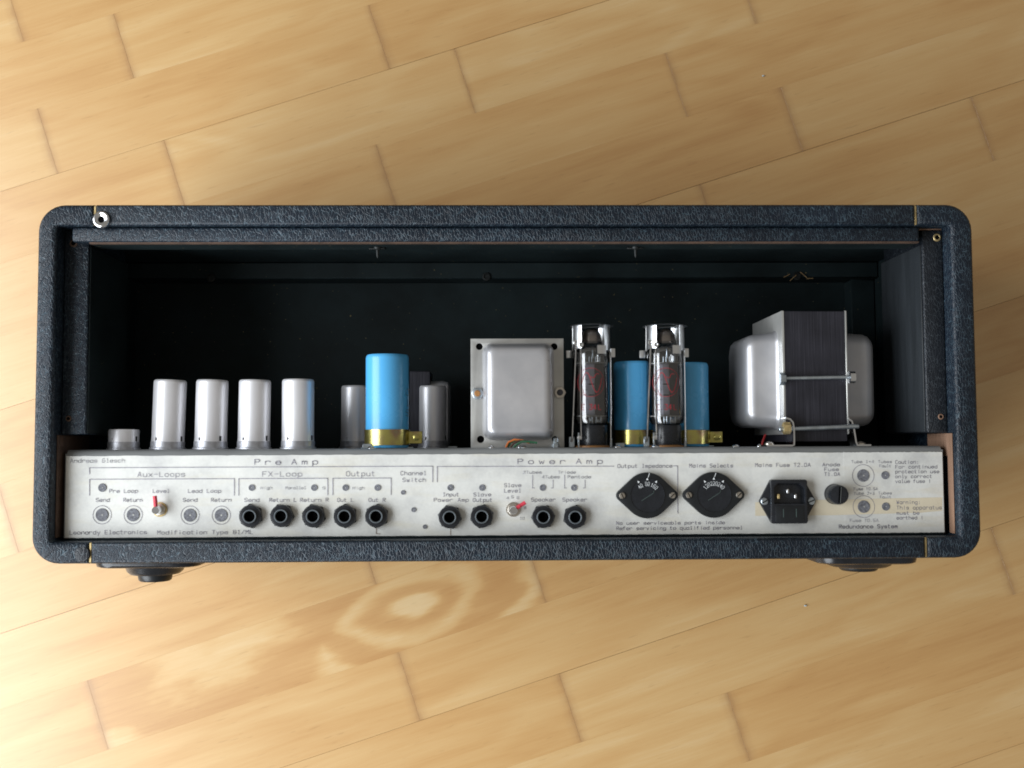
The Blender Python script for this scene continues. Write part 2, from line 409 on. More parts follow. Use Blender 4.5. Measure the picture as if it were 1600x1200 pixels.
for k in range(-18, 32):
    v0 = vd+k*SW; js = sorted(joints.get(k, []))
    half = 1.55
    if abs(v0) > 1.35: continue
    if not js: js = [random.uniform(-.4, .4)]
    while js[0] > -half: js.insert(0, js[0]-random.uniform(.40, .52))
    while js[-1] < half: js.append(js[-1]+random.uniform(.40, .52))
    full = [js[0]]
    for q in js[1:]:
        g = q-full[-1]; nseg = max(1, round(g/.48)) if g > .62 else 1
        for s_ in range(1, nseg): full.append(full[-1]+g/nseg+(random.uniform(-.02, .02)))
        full.append(q)
    for a, b in zip(full, full[1:]):
        dz = random.uniform(-.00004, .00004); gap_hi = random.uniform(.00010, .00020) if k % 3 == 2 else .00001; gap_lo = random.uniform(.00010, .00020) if k % 3 == 0 else .00001
        cx, cy = (a+b)/2, v0+SW/2
        bm = box((a+.00005-cx, v0+gap_lo-cy, -.014), (b-.00005-cx, v0+SW-gap_hi-cy, 0), .00005, 1)
        mat = 'floor_wood'
        if a < eyeu < b and v0 < eyev < v0+SW:
            wood('floor_wood_figured', (eyeu-cx, eyev-cy, eye2u-cx, eye2v-cy)); mat = 'floor_wood_figured'
        obj('plank', bm, mat, floor, (cx, cy, dz), 30)

# ------------------------------------------------------------------ cabinet
zr = ZR
XL = P(53, 620, zr).x; XRo = P(1528, 620, zr).x
YT = P(769, 319, zr).y; YB = P(769, 877, zr).y
XLi = P(83, 600, zr).x; XRi = P(1493, 600, zr).x
YTi = P(769, 352, zr).y; YBi = P(769, 843, zr).y
XSL = P(147, 340, zr).x; XSR = P(1432, 340, zr).x; XSLb = P(140, 860, zr).x; XSRb = P(1448, 860, zr).x
print('cab', XL, XRo, YT, YB, XLi, XRi, YTi, YBi)
cab = thing('amplifier_cabinet', 'long black leather-grained amplifier head cabinet with open back, lying on the wooden floor', 'amplifier cabinet', ((XL+XRo)/2, (YT+YB)/2, 0))
CO = Vector(cab.location)
def cobj(name, bm, mat, parent=None, ang=40):
    bmesh.ops.translate(bm, verts=bm.verts, vec=-CO)
    return obj(name, bm, mat, parent or cab, None, ang)
def arc(cx, cy, r, a0, a1, n=8): return [(cx+r*math.cos(math.radians(a0+(a1-a0)*k/n)), cy+r*math.sin(math.radians(a0+(a1-a0)*k/n))) for k in range(n+1)]
RC = .021; ZB = .0
def side(xo, xi, xst, xsb, s):
    # C-shaped end: the side board with its rounded outer corners, running round to the seams
    def f(p): return [(xo+s*x, y) for x, y in p]
    lt, lb, li = abs(xst-xo), abs(xsb-xo), abs(xi-xo)
    pts = [(lb, YB)]+arc(RC, YB+RC, RC, 270, 180)+arc(RC, YT-RC, RC, 180, 90)+[(lt, YT), (lt, YTi)]
    pts += arc(li+.002, YTi-.002, .002, 90, 180, 3)+arc(li+.002, YBi+.002, .002, 180, 270, 3)+[(lb, YBi)]
    return extrude_poly(f(pts), ZB, zr, .0034, 4)
sp1 = cobj('side_panel', side(XL, XLi, XSL-.0006, XSLb-.0006, 1), 'tolex')
sp2 = cobj('side_panel', side(XRo, XRi, XSR+.0006, XSRb+.0006, -1), 'tolex')
cobj('top_panel', extrude_poly([(XSL+.0008, YTi), (XSL+.0008, YT), (XSR-.0008, YT), (XSR-.0008, YTi)], ZB, zr, .003, 4), 'tolex')
cobj('bottom_panel', extrude_poly([(XSLb+.0008, YB), (XSLb+.0008, YBi), (XSRb-.0008, YBi), (XSRb-.0008, YB)], ZB, zr+.0004, .003, 4), 'tolex')
for x in (XSL, XSR): cobj('seam', box((x-.0009, YTi+.0006, .01), (x+.0009, YT-.0008, zr-.0016), .0003, 1), 'brass')
for x in (XSLb, XSRb): cobj('seam', box((x-.0009, YB+.0008, .01), (x+.0009, YBi-.0006, zr-.0014), .0003, 1), 'brass')
# crease folds of the covering over the lower left corner
bm = new(); q = [P(68, 874, zr), P(74, 868, zr), P(82, 861, zr)]
add_tube(bm, [(p.x+.001, p.y+.001, zr-.0003) for p in q], .0006, 6); cobj('fold', bm, 'tolex_worn')
# scuffed tab of covering by the lower seam
bm = new(); c = P(128, 866, zr)
add_lathe(bm, [(.0062, 0), (.0056, .0008), (.003, .0012), (0, .0013)], 14, 'Z', (c.x, c.y, zr-.0004)); cobj('scuff', bm, 'tolex_worn')
# rails inside the back opening
ZBt = .2205
yA = YTi-.0003; yBt = P(769, 377, ZBt).y
cobj('top_rail', box((P(112, 365, ZBt).x, yBt, ZBt-.030), (P(1437, 365, ZBt).x, yA, ZBt), .0022, 3), 'tolex')
cobj('rail_edge', box((P(138, 365, ZBt).x, yBt-.0011, ZBt-.0065), (P(1437, 365, ZBt).x, yBt, ZBt-.0022)), 'old_wood')
cobj('rail_face', box((P(138, 365, ZBt).x, yBt-.0009, ZBt-.030), (P(1437, 365, ZBt).x, yBt, ZBt-.0066)), 'dark_paint')
zb = .209
xl1 = P(137, 500, zb).x; xr0 = P(1444, 500, zb).x
ybl = P(120, 679, zb).y; ybr = P(1460, 676, zb).y
cobj('side_batten', box((XLi, ybl, zb-.085), (xl1, YTi-.0002, zb), .0016, 3), 'tolex')
cobj('side_batten', box((xr0, ybr, zb-.085), (XRi, YTi-.0002, zb), .0016, 3), 'tolex_worn')
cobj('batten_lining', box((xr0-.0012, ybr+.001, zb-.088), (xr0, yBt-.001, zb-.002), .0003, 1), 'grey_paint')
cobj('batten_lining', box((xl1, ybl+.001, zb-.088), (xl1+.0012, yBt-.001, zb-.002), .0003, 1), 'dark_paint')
# inner faces, front rails and the front panel deep inside
zf = ZR-.185
cobj('lining', box((XLi, YTi-.002, zf), (XRi, YTi-.0003, ZBt-.031)), 'dark_paint')
cobj('lining', box((XRi-.0015, YBi, zf), (XRi-.0002, YTi-.003, zb-.09)), 'dark_paint')
cobj('lining', box((XLi+.0002, YBi, zf), (XLi+.0015, YTi-.003, zb-.09)), 'dark_paint')
yfr = P(769, 435, zf+.03).y
cobj('front_rail', box((XLi+.002, yfr, zf), (XRi-.002, YTi-.0025, zf+.03), .001, 1), 'dark_paint')
cobj('front_post', box((P(1333, 600, zf+.02).x, YBi, zf), (XRi-.002, yfr, zf+.02), .001, 1), 'dark_paint')
cobj('front_panel', box((XLi, YBi, zf-.012), (XRi, YTi-.001, zf)), 'dark_paint')
# bare wood cleats at both ends of the chassis
XP1_ = P(1476, 770, .21).x
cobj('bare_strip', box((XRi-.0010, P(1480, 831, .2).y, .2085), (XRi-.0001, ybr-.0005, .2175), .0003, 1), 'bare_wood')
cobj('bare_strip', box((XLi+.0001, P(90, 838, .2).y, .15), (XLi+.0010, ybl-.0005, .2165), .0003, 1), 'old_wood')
cobj('bare_patch', box((XRi-.0010, P(1480, 712, .2).y, .17), (XRi-.0001, ybr-.0005, .2082), .0003, 1), 'bare_wood')
bw = P(1450, 357, zb); cobj('chipped_edge', box((bw.x-.011, bw.y-.0012, zb-.002), (bw.x+.011, bw.y+.0012, zb+.0006), .0004, 1), 'bare_wood')
# screw holes in the battens, each with a raw wood rim
def screw_hole(u, v, z, mat, r=.0022):
    c = P(u, v, z); c = Vector((c.x, c.y, z+.0001))
    o = cobj('screw_hole', add_lathe(new(), [(r*1.5, 0), (r*1.25, .0005), (r*.9, .0005), (r*.75, .0001)], 12, 'Z', c, (True, False)), mat)
    cobj('bore', add_lathe(new(), [(r*.85, .00015), (r*.85, .00032)], 12, 'Z', c), 'pitch_black', o).location = (0, 0, 0)
for a in ((1464, 371, zb, 'brass'), (1470, 651, zb, 'bare_wood', .0016), (115, 380, zb, 'old_wood'), (107, 654, zb, 'old_wood', .0016)): screw_hole(*a)
# countersunk cup washer on the upper left corner
c = P(158, 343, zr+.001); c.z = zr-.0002
cw = cobj('cup_washer', lathe([(.0068, 0), (.0068, .0012), (.0062, .0022), (.0052, .0026), (.0030, .0012), (.0024, .0009)], 28, 'Z', c, (True, False)), 'chrome')
cobj('washer_hole', lathe([(.0027, .0002), (.0027, .0010)], 16, 'Z', c), 'pitch_black', cw)
# points of screws that poke through the rails
for u, v, z in ((590, 388, .200), (993, 386, .200)):
    c = Vector((P(u, v, z).x, yBt-.0011, z))
    bm = new(); add_lathe(bm, [(.0035, 0), (.0030, -.0015), (.0014, -.002), (.0010, -.007), (0, -.009)], 10, 'Y', c)
    add_box(bm, (c.x-.007, c.y-.0016, c.z-.001), (c.x+.006, c.y, c.z+.0016), .0004, 1); cobj('screw_tip', bm, 'screw_dark')
for u, v in ((330, 436), (760, 434), (1245, 433)):
    c = P(u, v, zf+.03); bm = new()
    add_lathe(bm, [(.0042, 0), (.0038, .0012), (.0026, .0014), (.0022, .0004)], 14, 'Z', (c.x, c.y+.001, zf+.03)); cobj('screw_head', bm, 'screw_dark')
    if u > 1000:
        bm = new()
        for k, (dx, dy, l_) in enumerate(((-.010, .001, .5), (.006, .002, -.9), (-.004, -.001, .9), (.012, -.0015, .05))):
            add_tube(bm, [(c.x+dx-.003, c.y+dy-.003*l_, zf+.0312), (c.x+dx+.003, c.y+dy+.003*l_, zf+.0318)], .0004, 5)
        cobj('splinters', bm, 'raw_chip')

# rubber feet on the bottom board
def foot(u, z, steps):
    k = (ZC-z)/F; c = P(u, 878, z); R_ = []
    for wpx_, v in steps:
        r = wpx_/2*k; R_.append((r, YB-P(u, v, z+r*.9).y))
    e = bpy.data.objects.new('foot', None); COL.objects.link(e); e.parent = cab; e.location = Vector((c.x, YB, z))-CO
    e.empty_display_size = .01
    (r1, h1), (r2, h2), (r3, h3) = R_
    h1 = YB-P(u, steps[0][1], z+.034).y; w1 = 2*r1
    bm = loft([(w1*.98, .068, .018, 0), (w1, .070, .019, .001), (w1, .070, .019, h1*.6), (w1*.985, .067, .018, h1*.9), (w1*.94, .062, .016, h1)], 'Z')
    bmesh.ops.rotate(bm, verts=bm.verts, cent=(0, 0, 0), matrix=Matrix.Rotation(PI/2, 3, 'X')); obj('flange', bm, 'black_plastic', e)
    obj('dome', lathe([(r2*1.12, -h1*.95), (r2*1.03, -h1-(h2-h1)*.2), (r2*.97, -h1-(h2-h1)*.7), (r2*.86, -h2), (0, -h2)], 44, 'Y'), 'black_plastic', e)
    obj('plug', lathe([(r3*1.05, -h2*.96), (r3*1.05, -h2-(h3-h2)*.1), (r3*.98, -h3+.001), (r3*.9, -h3), (0, -h3)], 28, 'Y'), 'black_bakelite', e)
foot(243, .160, ((157, 888.5), (86, 900.5), (50, 910)))
foot(1341, .150, ((156, 883), (100, 889.5), (58, 894)))

# ------------------------------------------------------------------ chassis
ZP = .2100                  # face of the rear panel
YD = P(769, 700, .203).y    # deck level (components stand up from here)
XP0 = P(102, 770, ZP).x; XP1 = P(1474, 770, ZP).x
YP1 = P(769, 709.5, ZP).y; YP0 = P(769, 837, ZP).y
ch = thing('amplifier_chassis', 'grey steel amplifier chassis with white paper labelled rear panel, jack sockets and mains inlet', 'chassis', ((XP0+XP1)/2, YP0, 0))
HO = Vector(ch.location)
def hobj(name, bm, mat, parent=None, ang=40):
    off = HO.copy(); p = parent
    while p is not None and p is not ch: off += p.location; p = p.parent
    bmesh.ops.translate(bm, verts=bm.verts, vec=-off)
    return obj(name, bm, mat, parent or ch, None, ang)
# folded sheet: rear face, rounded upper edge, deck
prof = [(YP0, ZP-.0012), (YP1-.0005, ZP-.0012), (YP1+.0006, ZP-.0014), (YD-.0016, ZP-.0030), (YD-.0006, ZP-.0042), (YD, ZP-.0065), (YD, .055), (YD-.0012, .055), (YD-.0012, ZP-.007), (YP0, ZP-.007)]
bm = new(); A = [bm.verts.new((XP0, y, z)) for y, z in prof]; B = [bm.verts.new((XP1, y, z)) for y, z in prof]
for k in range(len(prof)): bm.faces.new((A[k], A[(k+1) % len(prof)], B[(k+1) % len(prof)], B[k]))
bm.faces.new(A[::-1]); bm.faces.new(B); hobj('chassis_pan', bm, 'deck_steel')
hobj('bottom_flange', box((XP0, YP0-.0014, .06), (XP1, YP0, ZP-.001), .0004, 1), 'dark_paint')
hobj('pan_end', box((XP0-.0010, YP0, .06), (XP0, YD-.003, ZP-.0014)), 'deck_steel')
hobj('pan_end', box((XP1, YP0, .06), (XP1+.0010, YD-.003, ZP-.0014)), 'deck_steel')
xf1, xf2 = P(704, 770, ZP).x, P(1320, 770, ZP).x
def sheet(x0, x1, z, mat):
    bm = new(); n = 60
    top = [((x0+(x1-x0)*k/n), YP1+random.uniform(-.0002, .0002)) for k in range(n+1)]
    bot = [((x0+(x1-x0)*k/n), YP0+.0004+random.uniform(-.0002, .0002)) for k in range(n+1)]
    return hobj('paper_label', extrude_poly(bot+top[::-1], z-.0009, z), mat)
sheet(XP0+.0002, xf1+.0004, ZP-.0001, 'paper'); sheet(xf1-.0004, xf2+.0004, ZP, 'paper'); sheet(xf2-.0003, XP1-.0001, ZP+.0001, 'paper_warm')
tp = [P(1180, 785, ZP), P(1230, 782, ZP), P(1472, 777, ZP), P(1472, 798, ZP), P(1440, 801, ZP), P(1300, 805, ZP), P(1180, 806, ZP)]
bm = new(); bm.faces.new([bm.verts.new((p.x, p.y, ZP+.00018)) for p in tp]); hobj('tape_strip', bm, 'tape')
ZI = ZP+.00026
def text(s_, u0, u1, vt, vb_, mat='ink', wpx=.72, name='lettering', z=ZI, par=None, fat=1):
    a, b = P(u0, vb_, ZP), P(u1, vb_, ZP); hgt = (P(u0, vt, ZP).y-a.y)
    n = len(s_); adv = (b.x-a.x)/(n-.30); sx = adv*.66/4*fat; sy = hgt/6
    bm = new(); slope = 0
    for k, c_ in enumerate(s_): glyph(bm, c_, a.x+adv*k, a.y, sx, sy, wpx/F*(ZC-ZP), z)
    return hobj(name, bm, mat, par)
def lines(pls, wpx=1.0, mat='ink', z=ZI, name='ruled_line'):
    bm = new()
    for pl in pls: ribbon(bm, [(P(u, v, ZP).x, P(u, v, ZP).y) for u, v in pl], wpx/F*(ZC-ZP), z)
    hobj(name, bm, mat)
text('Andreas Glesch', 110, 195, 717, 723, 'ink_faint')
text('P r e  A m p', 398, 494, 718, 726, wpx=1.0, fat=1.4)
lines([[(140, 741), (140, 731), (676, 728.5), (676, 753)]])
text('Aux-Loops', 215, 289, 737.5, 745); lines([[(140, 774), (140, 749), (366, 748), (366, 774)]])
text('FX-Loop', 410, 472, 737, 744.5); lines([[(373, 774), (373, 748), (512, 747.4), (512, 773.5)]])
text('Output', 541, 586, 736.5, 744); lines([[(520, 773.5), (520, 747.4), (611, 747), (611, 773)]])
text('Channel', 626, 666, 736.5, 742.5); text('Switch', 629, 665, 747, 753)
for s_, u0, u1 in (('Pre Loop', 171, 215), ('Level', 239, 265), ('Lead Loop', 294, 345)): text(s_, u0, u1, 764.5, 770)
for s_, u0, u1 in (('Send', 150, 171), ('Return', 193, 222), ('Send', 286, 308), ('Return', 330, 361), ('Send', 382, 405), ('Return L', 421, 463), ('Return R', 469, 513),
                   ('Out L', 527, 552), ('Out R', 576, 602)): text(s_, u0, u1, 778.5, 784)
for s_, u0, u1 in (('High', 407, 425), ('Parallel', 446, 478), ('S', 504, 508), ('High', 551, 569)): text(s_, u0, u1, 760.5, 764.5, 'ink_faint', .6)
text('Leonardy Electronics', 109, 229, 829, 835); text('Modification Type 81/ML', 246, 395, 829, 835)
lines([[(588, 826), (588, 834), (594, 834)]], .8, 'ink_brown')
lines([[(704, 822), (704, 836)]], .8, 'ink_brown')
text('P o w e r  A m p', 809, 939, 717.5, 725, wpx=1.0, fat=1.4)
lines([[(683, 753), (683, 729), (959, 728.5)], [(1052, 728), (1058.5, 728), (1059, 802)]])
text('Output Impedance', 965, 1050, 725.5, 731)
text('2Tubes', 817, 846, 736, 740, 'ink_faint', .7); text('Triode', 872, 899, 736, 740, 'ink_faint', .7)
text('4Tubes', 847, 874, 743, 747.5, 'ink_faint', .7); text('Pentode', 887, 923, 743, 747.5, 'ink_faint', .7)
lines([[(832, 742), (832, 762.5), (835, 762.5)], [(864, 750), (864, 762.5), (861, 762.5)], [(882, 742), (882, 762.5), (885, 762.5)], [(914, 750), (914, 762.5), (911, 762.5)]], .8)
text('Input', 692, 717, 770, 775.5); text('Power Amp', 678, 732, 778.5, 784)
text('Slave', 740, 767, 770, 775.5); text('Output', 739, 769, 778.5, 784)
text('Slave', 788, 814, 755.5, 761); text('Level', 788, 814, 764, 769.5)
text('Speaker', 830, 868, 778, 783.5); text('Speaker', 879, 917, 778, 783.5)
for s_, u, v in (('4', 793, 780), ('5', 800.5, 778.5), ('6', 809, 779.5), ('8', 820, 795), ('9', 820, 803)): text(s_, u-1.5, u+2, v-4, v, 'ink_faint', .6)
text('10', 812, 819, 808, 812, 'ink_faint', .6)
text('Mains Selects', 1077, 1145, 725, 730.5); text('Mains Fuse T2.0A', 1180, 1266, 724, 729.5)
text('No user serviceable parts inside', 963, 1132, 815, 819.8); text('Refer servicing to qualified personnel', 963, 1160, 823, 828)
text('Anode', 1285, 1312, 723.5, 728.5); text('Fuse', 1288, 1310, 731, 736); text('T1.0A', 1288, 1312, 738.5, 743.5)
text('Tube 1+4', 1330, 1365, 719.5, 723.5, 'ink_faint', .7); text('Tubes', 1372, 1393, 719.5, 723.5, 'ink_faint', .7); text('Fault', 1374, 1392, 726, 730, 'ink_faint', .7)
for s_, u1, v0, v1 in (('Caution:', 1435, 719.5, 724.5), ('For continued', 1464, 727, 732), ('protection use', 1467, 734.5, 739.5), ('only correct', 1456, 742, 747), ('value fuse !', 1454, 749.5, 754.5)): text(s_, 1399, u1, v0, v1)
text('Fuse T0.5A', 1334, 1371, 762, 766, 'ink_faint', .7); text('Tube 2+3', 1334, 1366, 769, 773, 'ink_faint', .7)
text('Tubes', 1372, 1393, 768.5, 772.5, 'ink_faint', .7); text('Fault', 1375, 1392, 774.5, 778.5, 'ink_faint', .7)
for s_, u1, v0, v1 in (('Warning:', 1438, 782, 787.5), ('This apparatus', 1471, 790.5, 796), ('must be', 1436, 799, 804), ('earthed !', 1442, 806.5, 811.5)): text(s_, 1401, u1, v0, v1)
text('Fuse T0.5A', 1328, 1372, 811, 815.5, 'ink_faint', .7); text('Redundance System', 1311, 1402, 820, 825.5, wpx=1.0)
pxm = (ZC-ZP)/F
def ring(u, v, r0, wpx=.7):
    c = P(u, v, ZP); n = 40
    bm = new(); ribbon(bm, [(c.x+r0*pxm*math.cos(2*PI*k/n), c.y+r0*pxm*math.sin(2*PI*k/n)) for k in range(n+1)], wpx*pxm, ZI)
    hobj('printed_ring', bm, 'ink')
def dot(u, v, r):
    c = P(u, v, ZP); c.z = ZP+.0001
    # an unused panel hole: the paper sags into it over the dark chassis opening
    o = hobj('covered_hole', add_lathe(new(), [(r*pxm, .00015), (r*pxm*.96, .00042), (r*pxm*.5, .00034), (0, .0003)], 22, 'Z', c), 'hole_grey')
    hobj('centre_mark', add_lathe(new(), [(r*pxm*.14, .00032), (r*pxm*.14, .00048)], 8, 'Z', c+Vector((r*pxm*.06, 0, 0))), 'hole_centre', o)
for u, v, r, rr in ((159.5, 804.5, 10, 14), (208, 804.5, 10, 14), (297, 805, 10, 14), (345.5, 805, 10, 14), (160, 762, 6.5, 0), (393.5, 762, 5, 0), (491, 762, 5, 0), (540, 762, 5, 0),
                    (590, 762, 5, 0), (630, 769.5, 3.6, 0), (646.5, 796.5, 3.8, 0), (664, 823, 3.4, 0), (704, 762, 5, 0), (753.5, 762, 5, 0), (848, 762, 5, 0), (897, 762, 5, 0),
                    (1348.6, 743, 9.8, 17), (1383, 742.6, 6.4, 0), (1349.6, 791.6, 9.8, 17), (1384, 791.4, 6.4, 0)):
    dot(u, v, r)
    if rr: ring(u, v, rr)

def sub(name, c):
    e = bpy.data.objects.new(name, None); COL.objects.link(e); e.parent = ch; e.location = c-HO; e.empty_display_size = .005
    return e
# jack sockets
def jack():
    e = sub('jack_socket', Vector((0, 0, ZP)))
    obj('hex_nut', extrude_poly([(.0098*math.cos(PI/3*k+.22), .0098*math.sin(PI/3*k+.22)) for k in range(6)], 0, .0030, .0006, 2), 'black_plastic', e)
    obj('collar', lathe([(.0089, .0028), (.0089, .0044), (.0083, .0054), (.0060, .0058), (.0050, .0058)], 32, 'Z', cap=(False, False)), 'black_plastic', e)
    obj('bushing', lathe([(.0054, .0050), (.0054, .0076), (.0051, .0079), (.0046, .0079), (.0043, .0076), (.0042, .0008)], 28, 'Z', cap=(False, False)), 'bush_highlight', e)
    obj('bore', lathe([(.0041, .0031), (.0041, .0060), (.00405, .0060), (.00405, .0032)], 20, 'Z', cap=(True, True)), 'pitch_black', e)  # black plug in place of the shade inside the jack
    return e
j0 = jack()
for k, (u, v) in enumerate(((393, 806), (441.5, 805.5), (491, 806), (540, 806), (589, 806), (703, 807.5), (753, 806.5), (848.5, 807), (898, 807.5))):
    j = j0 if k == 0 else copy_tree(j0, ch)
    c = P(u, v, ZP); j.location = c-HO
    for q in j.children:
        if q.name.startswith('hex_nut'): q.rotation_euler = (0, 0, random.uniform(0, 1))
# level pots with red pointers
def pot(u, v, ang, k):
    e = sub('level_pot', P(u, v, ZP))
    obj('washer', lathe([(.0058, 0), (.0058, .0006), (.0040, .0008)], 24, 'Z', cap=(True, False)), 'brass' if k == 0 else 'nickel', e)
    obj('nut', extrude_poly([(.0050*math.cos(PI/3*q+.3), .0050*math.sin(PI/3*q+.3)) for q in range(6)], .0005, .0026, .0005, 2), 'nickel', e)
    obj('shaft', lathe([(.0031, .002), (.0031, .0110), (.0028, .0116), (0, .0116)], 24, 'Z'), 'chrome', e)
    bm = new(); d = Vector((math.cos(ang), math.sin(ang), 0))
    add_tube(bm, [Vector((0, 0, .0095))+d*.0026, Vector((0, 0, .0095))+d*.0060, Vector((0, 0, .0090))+d*.0062, Vector((0, 0, .0092))+d*.0112], .0016, 8)
    obj('pointer', bm, 'red_plastic', e)
pot(250, 796, math.radians(97), 0); pot(802, 796, math.radians(33), 1)
# screw with a slot
def screw(par, x, y, z, r, mat, ang):
    s = obj('screw', lathe([(r, 0), (r, .0006), (r*.8, .0013), (0, .0016)], 20, 'Z'), mat, par, (x, y, z))
    bm = new(); add_box(bm, (-r*.82, -r*.13, .0012), (r*.82, r*.13, .00168), .0001, 1)
    bmesh.ops.rotate(bm, verts=bm.verts, cent=(0, 0, 0), matrix=Matrix.Rotation(ang, 3, 'Z'))
    obj('slot', bm, 'pitch_black', s)
# lozenge-shaped selectors
def lozenge(R, ex, er):
    # circle of radius R joined by tangents to small ear circles at +-ex
    b = math.acos((R-er)/ex); n = 14; pts = []
    pts += [(ex+er*math.cos(-b+2*b*k/6), er*math.sin(-b+2*b*k/6)) for k in range(7)]
    pts += [(R*math.cos(b+(PI-2*b)*k/n), R*math.sin(b+(PI-2*b)*k/n)) for k in range(n+1)]
    pts += [(-ex+er*math.cos(PI-b+2*b*k/6), er*math.sin(PI-b+2*b*k/6)) for k in range(7)]
    pts += [(R*math.cos(PI+b+(PI-2*b)*k/n), R*math.sin(PI+b+(PI-2*b)*k/n)) for k in range(n+1)]
    return pts
def selector(u, v, txts, k):
    e = sub('selector_switch', P(u, v, ZP)); R = 35.5*pxm; ex = 39.5*pxm; er = 8.6*pxm
    obj('face_plate', extrude_poly(lozenge(R, ex, er), 0, .0042, .0009, 2), 'black_bakelite', e, ang=25)
    obj('rotor', lathe([(27*pxm, .0041), (27*pxm, .0047), (26.3*pxm, .0047), (26.1*pxm, .0043), (0, .0043)], 44, 'Z'), 'black_plastic', e)
    bm = new()
    for i, (s_, a) in enumerate(txts):
        n = len(s_)
        for q, c_ in enumerate(s_):
            aa = math.radians(90-(a+(q-(n-1)/2)*12.5)); rr = 15*pxm
            hgt = 6.0*pxm; rot = aa-PI/2
            ox = -2*(2.5*pxm/4)
            glyph(bm, c_, rr*math.cos(aa)+ox*math.cos(rot), rr*math.sin(aa)+ox*math.sin(rot), 2.6*pxm/4, hgt/6, .6*pxm, .0048, rot)
        aa = math.radians(90-a*.9); rr = 25.3*pxm; c_ = Vector((rr*math.cos(aa), rr*math.sin(aa))); d = Vector((math.cos(aa), math.sin(aa))); n_ = Vector((-d.y, d.x))
        bm.faces.new([bm.verts.new((*(c_+w_), .00485)) for w_ in (d*2.4*pxm, -n_*1.7*pxm-d*1.4*pxm, n_*1.7*pxm-d*1.4*pxm)])
    obj('lettering', bm, 'white_print', e)
    bm = new(); ribbon(bm, [(1.5*pxm, 28*pxm), (3.6*pxm, 34*pxm)], .9*pxm, .0043); obj('index_mark', bm, 'white_print', e)
    bm = new(); ribbon(bm, [(-9*pxm, -8*pxm), (10*pxm, 4*pxm), (10*pxm, 7*pxm)], 1.0*pxm, .0045); obj('turn_mark', bm, 'dim_print', e)
    screw(e, -39*pxm, 0, .0042, 5.2*pxm, 'nickel', 2.0); screw(e, 39*pxm, 0, .0042, 5.2*pxm, 'nickel', .75)
selector(1010.3, 773.8, (('4Ω', -37), ('8Ω', 0), ('16Ω', 37)), 0)
selector(1113.8, 773, (('120', -38), ('220', 0), ('240', 38)), 1)
# mains inlet with fuse drawer
e = sub('mains_inlet', P(1229.5, 783, ZP)); k_ = pxm
hexo = [(-44*k_, 1.5*k_), (-44*k_, -1.5*k_), (-27*k_, -32*k_), (27*k_, -32*k_), (44*k_, -1.5*k_), (44*k_, 1.5*k_), (27*k_, 33*k_), (-27*k_, 33*k_)]
obj('flange', extrude_poly(hexo, 0, .0026, .0010, 2), 'black_plastic', e)
op = [(-23*k_, -3*k_), (24*k_, -3*k_), (24*k_, 20*k_), (16*k_, 28*k_), (-17*k_, 28*k_), (-23*k_, 22*k_)]
obj('body', plate([rrect(57*k_, 68*k_, 3.5*k_, 4), op], .0020, .0075, .0008), 'black_plastic', e)
obj('socket_floor', extrude_poly([(x*1.02, y) for x, y in op], .0021, .0024), 'pitch_black', e)
for x, y in ((-1.5, 16), (10.5, 8), (-16, 8)): obj('pin', box((x*k_-.0010, y*k_-.0019, .002), (x*k_+.0010, y*k_+.0019, .0064), .0003, 1), 'chrome' if x > -5 else 'brass', e)
obj('fuse_drawer', box((-22*k_, -31*k_, .0070), (22*k_, -6.5*k_, .0080), .0004, 2), 'black_bakelite', e)
for x in (-10, 10): obj('drawer_mark', box(((x-.6)*k_, -24*k_, .0079), ((x+.6)*k_, -11*k_, .00815)), 'dim_print', e)
screw(e, -36.3*k_, 0, .0024, 6*k_, 'zinc', .5); screw(e, 36.3*k_, 0, .0024, 6*k_, 'zinc', .4)
# anode fuse holder
e = sub('fuse_holder', P(1303.5, 772, ZP))
obj('base_ring', lathe([(.0082, 0), (.0082, .002), (.0078, .003), (.006, .003)], 30, 'Z'), 'black_plastic', e)
prof = [(.0078, .002), (.0078, .0115), (.0072, .0128), (.0055, .0132), (0, .0132)]
obj('cap', lathe(prof, 36, 'Z'), 'black_plastic', e)
bm = box((-.0007, -.0062, .0131), (.0007, .0062, .0134)); bmesh.ops.rotate(bm, verts=bm.verts, cent=(0, 0, 0), matrix=Matrix.Rotation(-.08, 3, 'Z'))
obj('slot', bm, 'pitch_black', e)
bm = box((.0007, -.0062, .0131), (.0010, .0062, .01355)); bmesh.ops.rotate(bm, verts=bm.verts, cent=(0, 0, 0), matrix=Matrix.Rotation(-.08, 3, 'Z'))
obj('slot_lip', bm, 'zinc', e)
# screws along the deck
for u, z, r in ((768, .196, .0026), (818.5, .196, .0026), (965, .196, .0030), (1024, .196, .0036), (1149, .185, .0030), (1186, .196, .0018), (580, .192, .0030), (812, .19, .0016)):
    x = P(u, 699, z).x
    hobj('deck_screw', lathe([(r, 0), (r*.95, .0008), (r*.6, .0017), (0, .0021)], 16, 'Y', (x, YD, z)), 'chrome')

# ------------------------------------------------------------------ things standing on the deck
def base(u, z): return Vector((P(u, 700, z).x, YD, z))
def hgt(u, v, z): return P(u, v, z).y-YD
def rad(px, z): return px/2*(ZC-z)/F

